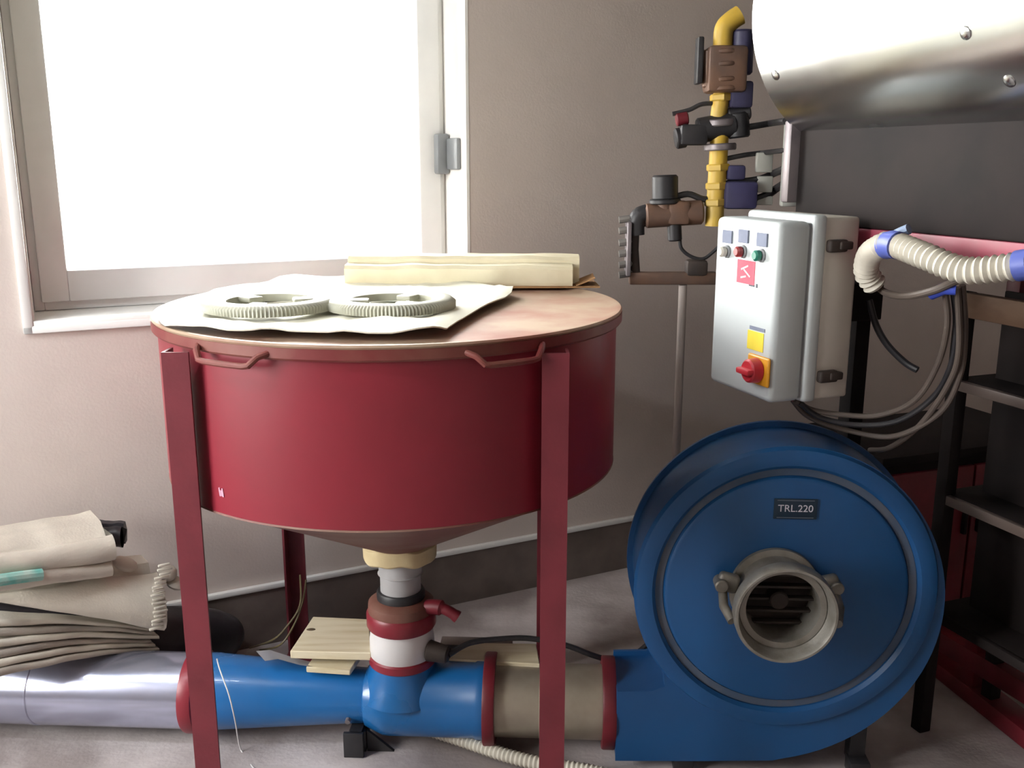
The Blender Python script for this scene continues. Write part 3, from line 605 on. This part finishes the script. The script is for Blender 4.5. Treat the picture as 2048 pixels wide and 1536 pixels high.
# dark rack with brown plank under the machine
rk = thing('tool_rack', MM @ V((0.6, -0.45, 0)), 'dark shelf rack with brown plank front below the steel drum', 'rack')
RM = MM @ Matrix.Translation((0.43, -0.25, 0))
def rbox(bm, x0, x1, y0, y1, z0, z1, bev=0.003): return box(bm, ((x0 + x1) / 2, (y0 + y1) / 2, (z0 + z1) / 2), (x1 - x0, y1 - y0, z1 - z0), RM, bev)
bm = B(); rbox(bm, 0.0, 0.03, -0.9, 0.0, 1.14, 1.20); link('plank', bm, WOODB, rk)
for z in (0.34, 0.66, 0.96):
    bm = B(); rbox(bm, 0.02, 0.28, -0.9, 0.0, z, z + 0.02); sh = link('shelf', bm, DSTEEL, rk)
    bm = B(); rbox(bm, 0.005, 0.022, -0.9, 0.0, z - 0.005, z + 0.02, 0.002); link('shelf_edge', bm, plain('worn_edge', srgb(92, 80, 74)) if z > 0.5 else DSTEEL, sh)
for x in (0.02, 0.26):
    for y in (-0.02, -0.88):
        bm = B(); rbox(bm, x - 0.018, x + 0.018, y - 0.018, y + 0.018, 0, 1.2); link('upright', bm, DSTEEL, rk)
bm = B(); rbox(bm, 0.12, 0.13, -0.9, -0.04, 0.34, 1.2); link('darkening_panel', bm, DSTEEL, rk)  # panel added inside the rack to darken the space behind the shelves
cab = thing('added_cabinet', (1.42, 3.16, 0), 'dark low cabinet added to darken the space behind the blue blower', 'cabinet')  # cabinet added so the space behind the blower reads dark
KM = Matrix.Translation((1.42, 3.16, 0)) @ Matrix.Rotation(R(20), 4, 'Z')
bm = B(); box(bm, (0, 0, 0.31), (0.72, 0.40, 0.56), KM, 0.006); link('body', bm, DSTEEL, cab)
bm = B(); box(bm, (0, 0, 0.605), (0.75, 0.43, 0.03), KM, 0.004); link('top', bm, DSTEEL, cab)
for k in (-1, 1):
    bm = B(); box(bm, (k * 0.177, -0.206, 0.31), (0.345, 0.018, 0.5), KM, 0.004); dr = link('door', bm, DKRED, cab)
    bm = B(); box(bm, (k * 0.03, -0.222, 0.38), (0.014, 0.018, 0.1), KM, 0.004); link('handle', bm, DSTEEL, dr)
    for q in (-1, 1):
        bm = B(); box(bm, (k * 0.32, q * 0.17, 0.016), (0.04, 0.04, 0.032), KM, 0.003); link('foot', bm, DSTEEL, cab)
# loose red channel on the floor
p, q = atz(1822, 1312, 0.0), atz(2130, 1560, 0.0); dv = (q - p).normalized()
bm = B(); box(bm, (0, 0, 0.025), ((q - p).length + 0.2, 0.08, 0.05), Matrix.Translation((p + q) / 2 + V((0.03, 0.0, 0.001))) @ Matrix.Rotation(math.atan2(dv.y, dv.x), 4, 'Z'), 0.004)
tag(link('red_floor_beam', bm, DKRED), 'dark red steel beam on the floor right of the blue blower', 'beam')

# ------------------------------------------------------------------ control box
KE = 0.875
EC = at(1539, 790, 2.12); EC.z = 0
EA = R(-20); eu = V((math.sin(EA), math.cos(EA), 0)); ev = V((math.cos(EA), -math.sin(EA), 0))   # eu along the front face away from camera, ev depth behind the face
EM = Matrix(((eu.x, ev.x, 0, EC.x), (eu.y, ev.y, 0, EC.y), (0, 0, 1, 0), (0, 0, 0, 1)))        # local x away along the face, y into the box, z up
ZE0 = at(1548, 795, 2.12).z - 0.016; ZE1 = at(1560, 452, 2.12).z + 0.008; WE = 0.258
enc = thing('control_box', EM @ V((WE / 2, 0.1, ZE0)), 'white electrical control box with pilot lamps and red rotary switch', 'control box')
def ebox(bm, x0, x1, y0, y1, z0, z1, bev=0.003, seg=3): return box(bm, ((x0 + x1) / 2, (y0 + y1) / 2, (z0 + z1) / 2), (x1 - x0, y1 - y0, z1 - z0), EM, bev, seg)
bm = B(); ebox(bm, 0.0, WE, 0.0, 0.085, ZE0, ZE1, 0.014); link('cover', bm, BOXW, enc)
bm = B(); ebox(bm, 0.006, WE - 0.006, 0.07, 0.10, ZE0 + 0.006, ZE1 - 0.004, 0.004); link('gasket', bm, GREYP, enc)
bm = B(); ebox(bm, -0.004, WE + 0.004, 0.088, 0.125, ZE0 - 0.004, ZE1 + 0.014, 0.01); link('body_rim', bm, BOXW, enc)
bm = B(); ebox(bm, 0.0, WE, 0.115, 0.215, ZE0, ZE1 + 0.008, 0.008); link('body', bm, BOXG, enc)
for z in (ZE0 + 0.055, ZE1 - 0.055):
    bm = B(); ebox(bm, -0.016, 0.004, 0.125, 0.175, z - 0.014, z + 0.014, 0.006); ebox(bm, -0.02, 0.0, 0.15, 0.185, z - 0.008, z + 0.010, 0.004); link('latch', bm, DARKIN, enc)
# front face: u from near edge (0) to far edge (WE)
def fpt(px, py): 
    o = EM.translation; r = cF + V(((px - 1024) / FPX, 0, 0)) + cU * ((768 - py) / FPX); k = (o - V((0, 0, H))).dot(ev) / r.dot(ev)
    p = V((0, 0, H)) + r * k; l = EM.inverted() @ p; return l.x, l.z
for (px, py), m in (((1455, 503), LCLR), ((1487, 503), LRED), ((1524, 511), LGRN)):
    x, z = fpt(px, py)
    bm = B(); cyl(bm, EM @ V((x, 0.001, z)), EM @ V((x, -0.006, z)), 0.0155, seg=20, bevel=0.002); lb = link('lamp_bezel', bm, GREYP, enc)
    bm = B(); cyl(bm, EM @ V((x, -0.005, z)), EM @ V((x, -0.022, z)), 0.0125, seg=20, bevel=0.004); link('lamp_lens', bm, m, lb)
    bm = B(); ebox(bm, x - 0.02, x + 0.02, -0.004, 0.001, z + 0.02, z + 0.05, 0.0008, 1); link('lamp_tag', bm, STG, lb)
x, z = fpt(1492, 544)
bm = B(); ebox(bm, x - 0.036, x + 0.036, -0.0012, 0.001, z - 0.027, z + 0.027, 0.0004, 1); st = link('warning_sticker', bm, STK, enc, label='pink square sticker with pale marks')
FT = EM @ Matrix(((-1, 0, 0, 0), (0, 0, -1, 0), (0, 1, 0, 0), (0, 0, 0, 1)))   # text space: x to the viewer's right, y up, z out
def ftxt(x, z, out): return EM @ Matrix.Translation((x, out, z)) @ Matrix(((-1, 0, 0, 0), (0, 0, -1, 0), (0, 1, 0, 0), (0, 0, 0, 1)))
bm = B()
for k, (a, b, l, rot) in enumerate(((0.004, 0.010, 0.03, 20), (-0.006, -0.002, 0.03, -30), (0.008, -0.012, 0.022, 12))):
    box(bm, (0, 0, 0), (l, 0.004, 0.0006), ftxt(x + a, z + b, -0.0016) @ Matrix.Rotation(R(rot), 4, 'Z'))
link('marks', bm, plain('pale_pink_ink', srgb(250, 190, 194)), st)
x, z = fpt(1508, 572); bm = B(); ebox(bm, x - 0.002, x + 0.02, -0.001, 0.001, z - 0.002, z + 0.002, 0.0003, 1); ebox(bm, x - 0.014, x - 0.008, -0.001, 0.001, z - 0.003, z + 0.006, 0.0003, 1); link('printed_mark', bm, INK, enc)
x, z = fpt(1511, 682); bm = B(); ebox(bm, x - 0.032, x + 0.032, -0.0012, 0.001, z - 0.022, z + 0.022, 0.0004, 1); link('yellow_label', bm, STY, enc)
x, z = fpt(1515, 658); bm = B(); ebox(bm, x - 0.03, x + 0.03, -0.0015, 0.001, z - 0.004, z + 0.004, 0.0004, 1); link('grey_label', bm, STG, enc)
x, z = fpt(1520, 740); bm = B(); ebox(bm, x - 0.042, x + 0.042, -0.008, 0.001, z - 0.034, z + 0.034, 0.005); sw = link('switch_plate', bm, SWY, enc, label='orange-yellow switch plate')
bm = B(); cyl(bm, EM @ V((x, -0.006, z)), EM @ V((x, -0.036, z)), 0.029, 0.027, 28, 0.004); kn = link('switch_knob', bm, SWR, sw)
bm = B(); box(bm, (0, 0, 0), (0.014, 0.03, 0.05), EM @ Matrix.Translation((x, -0.035, z)) @ Matrix.Rotation(R(90), 4, 'Y'), 0.004); link('knob_grip', bm, SWR, kn)
bm = B(); ebox(bm, WE * 0.35, WE * 0.65, 0.21, 0.375, ZE0 + 0.16, ZE1 - 0.16, 0.003); link('mounting_bracket', bm, DSTEEL, enc)
for k, (a, b) in enumerate(((0.07, 0.13), (0.13, 0.15), (0.19, 0.13))):
    bm = B(); cyl(bm, EM @ V((a, b, ZE0 + 0.004)), EM @ V((a, b, ZE0 - 0.022)), 0.013, seg=14, bevel=0.002); link('cable_gland', bm, BOXG if k else RED, enc)

# conduit and cables on the machine's side
bm = B(); pts = smooth_path([at(1752, 572, 2.13), at(1733, 545, 2.12), at(1738, 512, 2.08), at(1757, 496, 2.03), at(1785, 488, 1.99), at(1850, 512, 1.9), at(1925, 540, 1.83), at(2000, 537, 1.78), at(2060, 528, 1.74), at(2160, 515, 1.68)], 8)
tube(bm, pts, 0.0245, 18, ribs=(0.0145, 0.0026)); cn = tag(link('cable_conduit', bm, CONDU), 'thick ribbed cream conduit along the red beam of the machine', 'conduit')
for tp in ([at(1773, 491, 2.01), at(1785, 488.5, 1.99), at(1796, 491, 1.975)], [at(2034, 532, 1.758), at(2062, 528, 1.739)]):
    bm = B(); tube(bm, tp, 0.0285, 16); link('blue_tape', bm, BTAPE, cn)
bm = B(); tube(bm, smooth_path([at(1750, 570, 2.17), at(1775, 587, 2.1), at(1815, 592, 2.0), at(1870, 580, 1.93), at(1925, 556, 1.9), at(1990, 535, 1.84)], 8), 0.008, 10)
tag(link('loose_cable', bm, WIRE), 'grey-brown cable sagging just below the cream conduit', 'cable')
bm = B(); tube(bm, smooth_path([at(1745, 505, 2.12), at(1772, 482, 2.05), at(1795, 468, 2.02), at(1818, 458, 2.0)], 6), 0.011, 10); tag(link('blue_strap', bm, LBTAPE), 'pale blue strap tying the conduit to the red beam', 'strap')
bm = B(); tube(bm, [at(1862, 588, 1.955), at(1888, 577, 1.93), at(1912, 578, 1.92)], 0.0125, 12); tag(link('blue_tape_knot', bm, mat('bright_blue_tape', srgb(60, 82, 190), 0.45, c2=srgb(52, 72, 170), scale=14)), 'bright blue tape knot around the hanging cable bundle', 'tape')
loops = [
    [(1905, 575, 1.95), (1912, 640, 1.97), (1905, 720, 2.0), (1870, 790, 2.06), (1800, 840, 2.12), (1720, 850, 2.17), (1640, 835, 2.2), (1600, 805, 2.2)],
    [(1925, 570, 1.95), (1930, 660, 1.97), (1920, 750, 2.0), (1880, 825, 2.06), (1790, 872, 2.14), (1700, 862, 2.2), (1620, 835, 2.23), (1585, 800, 2.24)],
    [(1890, 580, 1.95), (1895, 650, 1.97), (1875, 730, 2.02), (1830, 800, 2.08), (1760, 830, 2.14), (1690, 830, 2.18), (1625, 820, 2.21), (1590, 800, 2.2)],
    [(1915, 575, 1.94), (1918, 700, 1.97), (1896, 770, 2.02), (1840, 850, 2.1), (1780, 895, 2.2), (1740, 900, 2.34)],
    [(1738, 600, 2.26), (1752, 650, 2.25), (1775, 690, 2.24), (1810, 725, 2.22), (1835, 740, 2.2)],
]
labs = ['brown cable in the middle of the loop below the control box', 'outermost lower cable of the loop below the control box', 'innermost short cable of the loop below the control box', 'cable of the bundle dropping behind the blue blower', 'short dark cable hanging diagonally right of the control box']
for k, pp in enumerate(loops):
    bm = B(); tube(bm, smooth_path([at(*p) for p in pp], 8), 0.0065 if k != 4 else 0.008, 10); tag(link('hanging_cable', bm, BLACK if k in (0, 4) else WIRE), labs[k], 'cable', 'cables hanging below the control box')

# ------------------------------------------------------------------ gas train on its stand
GY = 2.72
def G(px, py, dy=0.0): return at(px, py, GY + dy)
base = G(1365, 900); base.z = 0
gas = thing('gas_burner_train', base, 'tangle of yellow gas pipe, valves and black hoses beside the wall', 'gas train')
def gpart(name, m, fn, parent=None, **k): 
    bm = B(); fn(bm); return link(name, bm, m, parent or gas, **k)
f = gpart
f('support_post', plain('pale_post_paint', srgb(176, 165, 158)), lambda b: tube(b, [G(1366, 570), V((G(1366, 570).x, GY, 0.0))], 0.012, 12))
f('post_foot', GASGR, lambda b: box(b, (G(1366, 570).x, GY, 0.005), (0.12, 0.12, 0.01), None, 0.002))
f('base_bar', BROWNV, lambda b: box(b, G(1345, 556), (0.245, 0.035, 0.035), None, 0.004))
f('left_pipe', DARKIN, lambda b: tube(b, [G(1272, 556), G(1268, 500), G(1270, 462), G(1290, 440)], 0.013, 12))
f('yellow_pipe', YEL, lambda b: tube(b, [G(1428, 452), G(1437, 310), G(1440, 250)], 0.025, 18))
f('yellow_pipe', YEL, lambda b: tube(b, [G(1436, 240), G(1444, 180), G(1446, 150)], 0.022, 18))
f('yellow_pipe', YEL, lambda b: tube(b, smooth_path([G(1445, 105), G(1448, 60), G(1462, 42), G(1480, 30)], 6), 0.026, 18))
for py, px in ((405, 1431), (372, 1434), (335, 1436), (195, 1443)):
    f('pipe_collar', YEL, lambda b: cyl(b, G(px, py + 7), G(px, py - 7), 0.033, seg=6, bevel=0.003))
f('upper_valve', BROWNV, lambda b: (box(b, G(1450, 140), (0.105, 0.09, 0.12), Matrix.Identity(4), 0.012), cyl(b, G(1420, 175), G(1418, 100), 0.022, seg=18, bevel=0.004)))
f('valve_coil', BLACK, lambda b: box(b, G(1398, 122), (0.016, 0.05, 0.12), None, 0.004))
f('valve_actuator', NAVY, lambda b: (cyl(b, G(1482, 150), G(1486, 60), 0.03, seg=20, bevel=0.006), box(b, G(1480, 190), (0.06, 0.06, 0.07), None, 0.008)))
for y in (105, 130, 160, 178): f('valve_cap', BROWNV, lambda b: cyl(b, G(1446, y + 5), G(1446, y - 5), 0.05, seg=24, bevel=0.003))
f('middle_valve', BLACK, lambda b: (box(b, G(1385, 270), (0.075, 0.07, 0.055), None, 0.01), cyl(b, G(1395, 262), G(1470, 248), 0.034, seg=20, bevel=0.004), cyl(b, G(1350, 278), G(1372, 274), 0.028, seg=16, bevel=0.004)))
for y in (246, 294): f('middle_flange', GASGR, lambda b: cyl(b, G(1440, y + 7), G(1440, y - 7), 0.044, seg=24, bevel=0.003))
f('valve_knob', BLACK, lambda b: (cyl(b, G(1478, 276), G(1475, 225), 0.03, seg=20, bevel=0.005), cyl(b, G(1455, 232), G(1500, 224), 0.02, seg=16, bevel=0.004)))
f('valve_lever', BLACK, lambda b: tube(b, smooth_path([G(1440, 207), G(1405, 208), G(1378, 220), G(1345, 228)], 5), 0.006, 8))
f('red_cap', DKRED, lambda b: cyl(b, G(1352, 240), G(1376, 236), 0.018, seg=14, bevel=0.003))
f('pressure_pipe', BLACK, lambda b: tube(b, smooth_path([G(1470, 258), G(1510, 252), G(1545, 246), G(1572, 242, -0.2)], 5), 0.009, 10))
f('black_hose', BLACK, lambda b: tube(b, smooth_path([G(1450, 368), G(1480, 364), G(1520, 358), G(1550, 346), G(1575, 335, -0.2)], 5), 0.010, 10))
f('black_hose', BLACK, lambda b: tube(b, smooth_path([G(1450, 395), G(1490, 402), G(1530, 392), G(1556, 375), G(1580, 360, -0.2)], 5), 0.011, 10))
f('black_hose', BLACK, lambda b: tube(b, smooth_path([G(1450, 318), G(1490, 310), G(1530, 305), G(1575, 300, -0.2)], 5), 0.007, 10))
f('lower_manifold', NAVY, lambda b: (box(b, G(1478, 390), (0.09, 0.07, 0.075), None, 0.01), box(b, G(1470, 345), (0.05, 0.05, 0.04), None, 0.008)))
for y0, y1 in ((305, 345), (352, 385), (392, 410)):
    f('terminal_plate', plain('pale_terminal_plate', srgb(168, 168, 160)), lambda b: box(b, (G(1528, y0) + G(1528, y1)) / 2, (0.045, 0.02, (G(1528, y0) - G(1528, y1)).z), None, 0.004))
f('burner_strip', plain('pale_strip', srgb(150, 152, 146)), lambda b: (box(b, G(1582, 328, -0.18), (0.042, 0.03, 0.215), None, 0.005)))
f('regulator_head', BLACK, lambda b: (cyl(b, G(1330, 400), G(1330, 350), 0.036, seg=24, bevel=0.005), cyl(b, G(1330, 408), G(1330, 398), 0.044, seg=24, bevel=0.003)))
f('regulator_body', BROWNV, lambda b: (cyl(b, G(1290, 432), G(1405, 424), 0.034, seg=22, bevel=0.005), cyl(b, G(1330, 440), G(1330, 405), 0.03, seg=20, bevel=0.004), box(b, G(1355, 425), (0.06, 0.07, 0.065), None, 0.01)))
f('regulator_elbow', BLACK, lambda b: tube(b, smooth_path([G(1295, 425), G(1278, 432), G(1272, 448), G(1272, 470)], 5), 0.024, 14))
f('drip_leg', BLACK, lambda b: cyl(b, G(1348, 440), G(1350, 482), 0.02, seg=16, bevel=0.004))
f('link_pipe', BLACK, lambda b: tube(b, smooth_path([G(1340, 398), G(1375, 388), G(1405, 398), G(1430, 398)], 5), 0.009, 10))
DB = plain('dull_bolt', srgb(120, 116, 112))
for y in (440, 462, 486, 508, 530, 550): f('flange_bolt', DB, lambda b: cyl(b, G(1238, y), G(1266, y - 4), 0.010, seg=8))
f('flange_plate', GASGR, lambda b: box(b, G(1256, 497), (0.012, 0.06, 0.15), None, 0.003))
f('loop_wire', BLACK, lambda b: tube(b, smooth_path([G(1360, 470), G(1362, 495), G(1380, 512), G(1405, 518), G(1425, 505), G(1440, 490)], 6), 0.005, 8))
f('gauge_housing', DARKIN, lambda b: box(b, G(1392, 535), (0.06, 0.05, 0.045), None, 0.01))
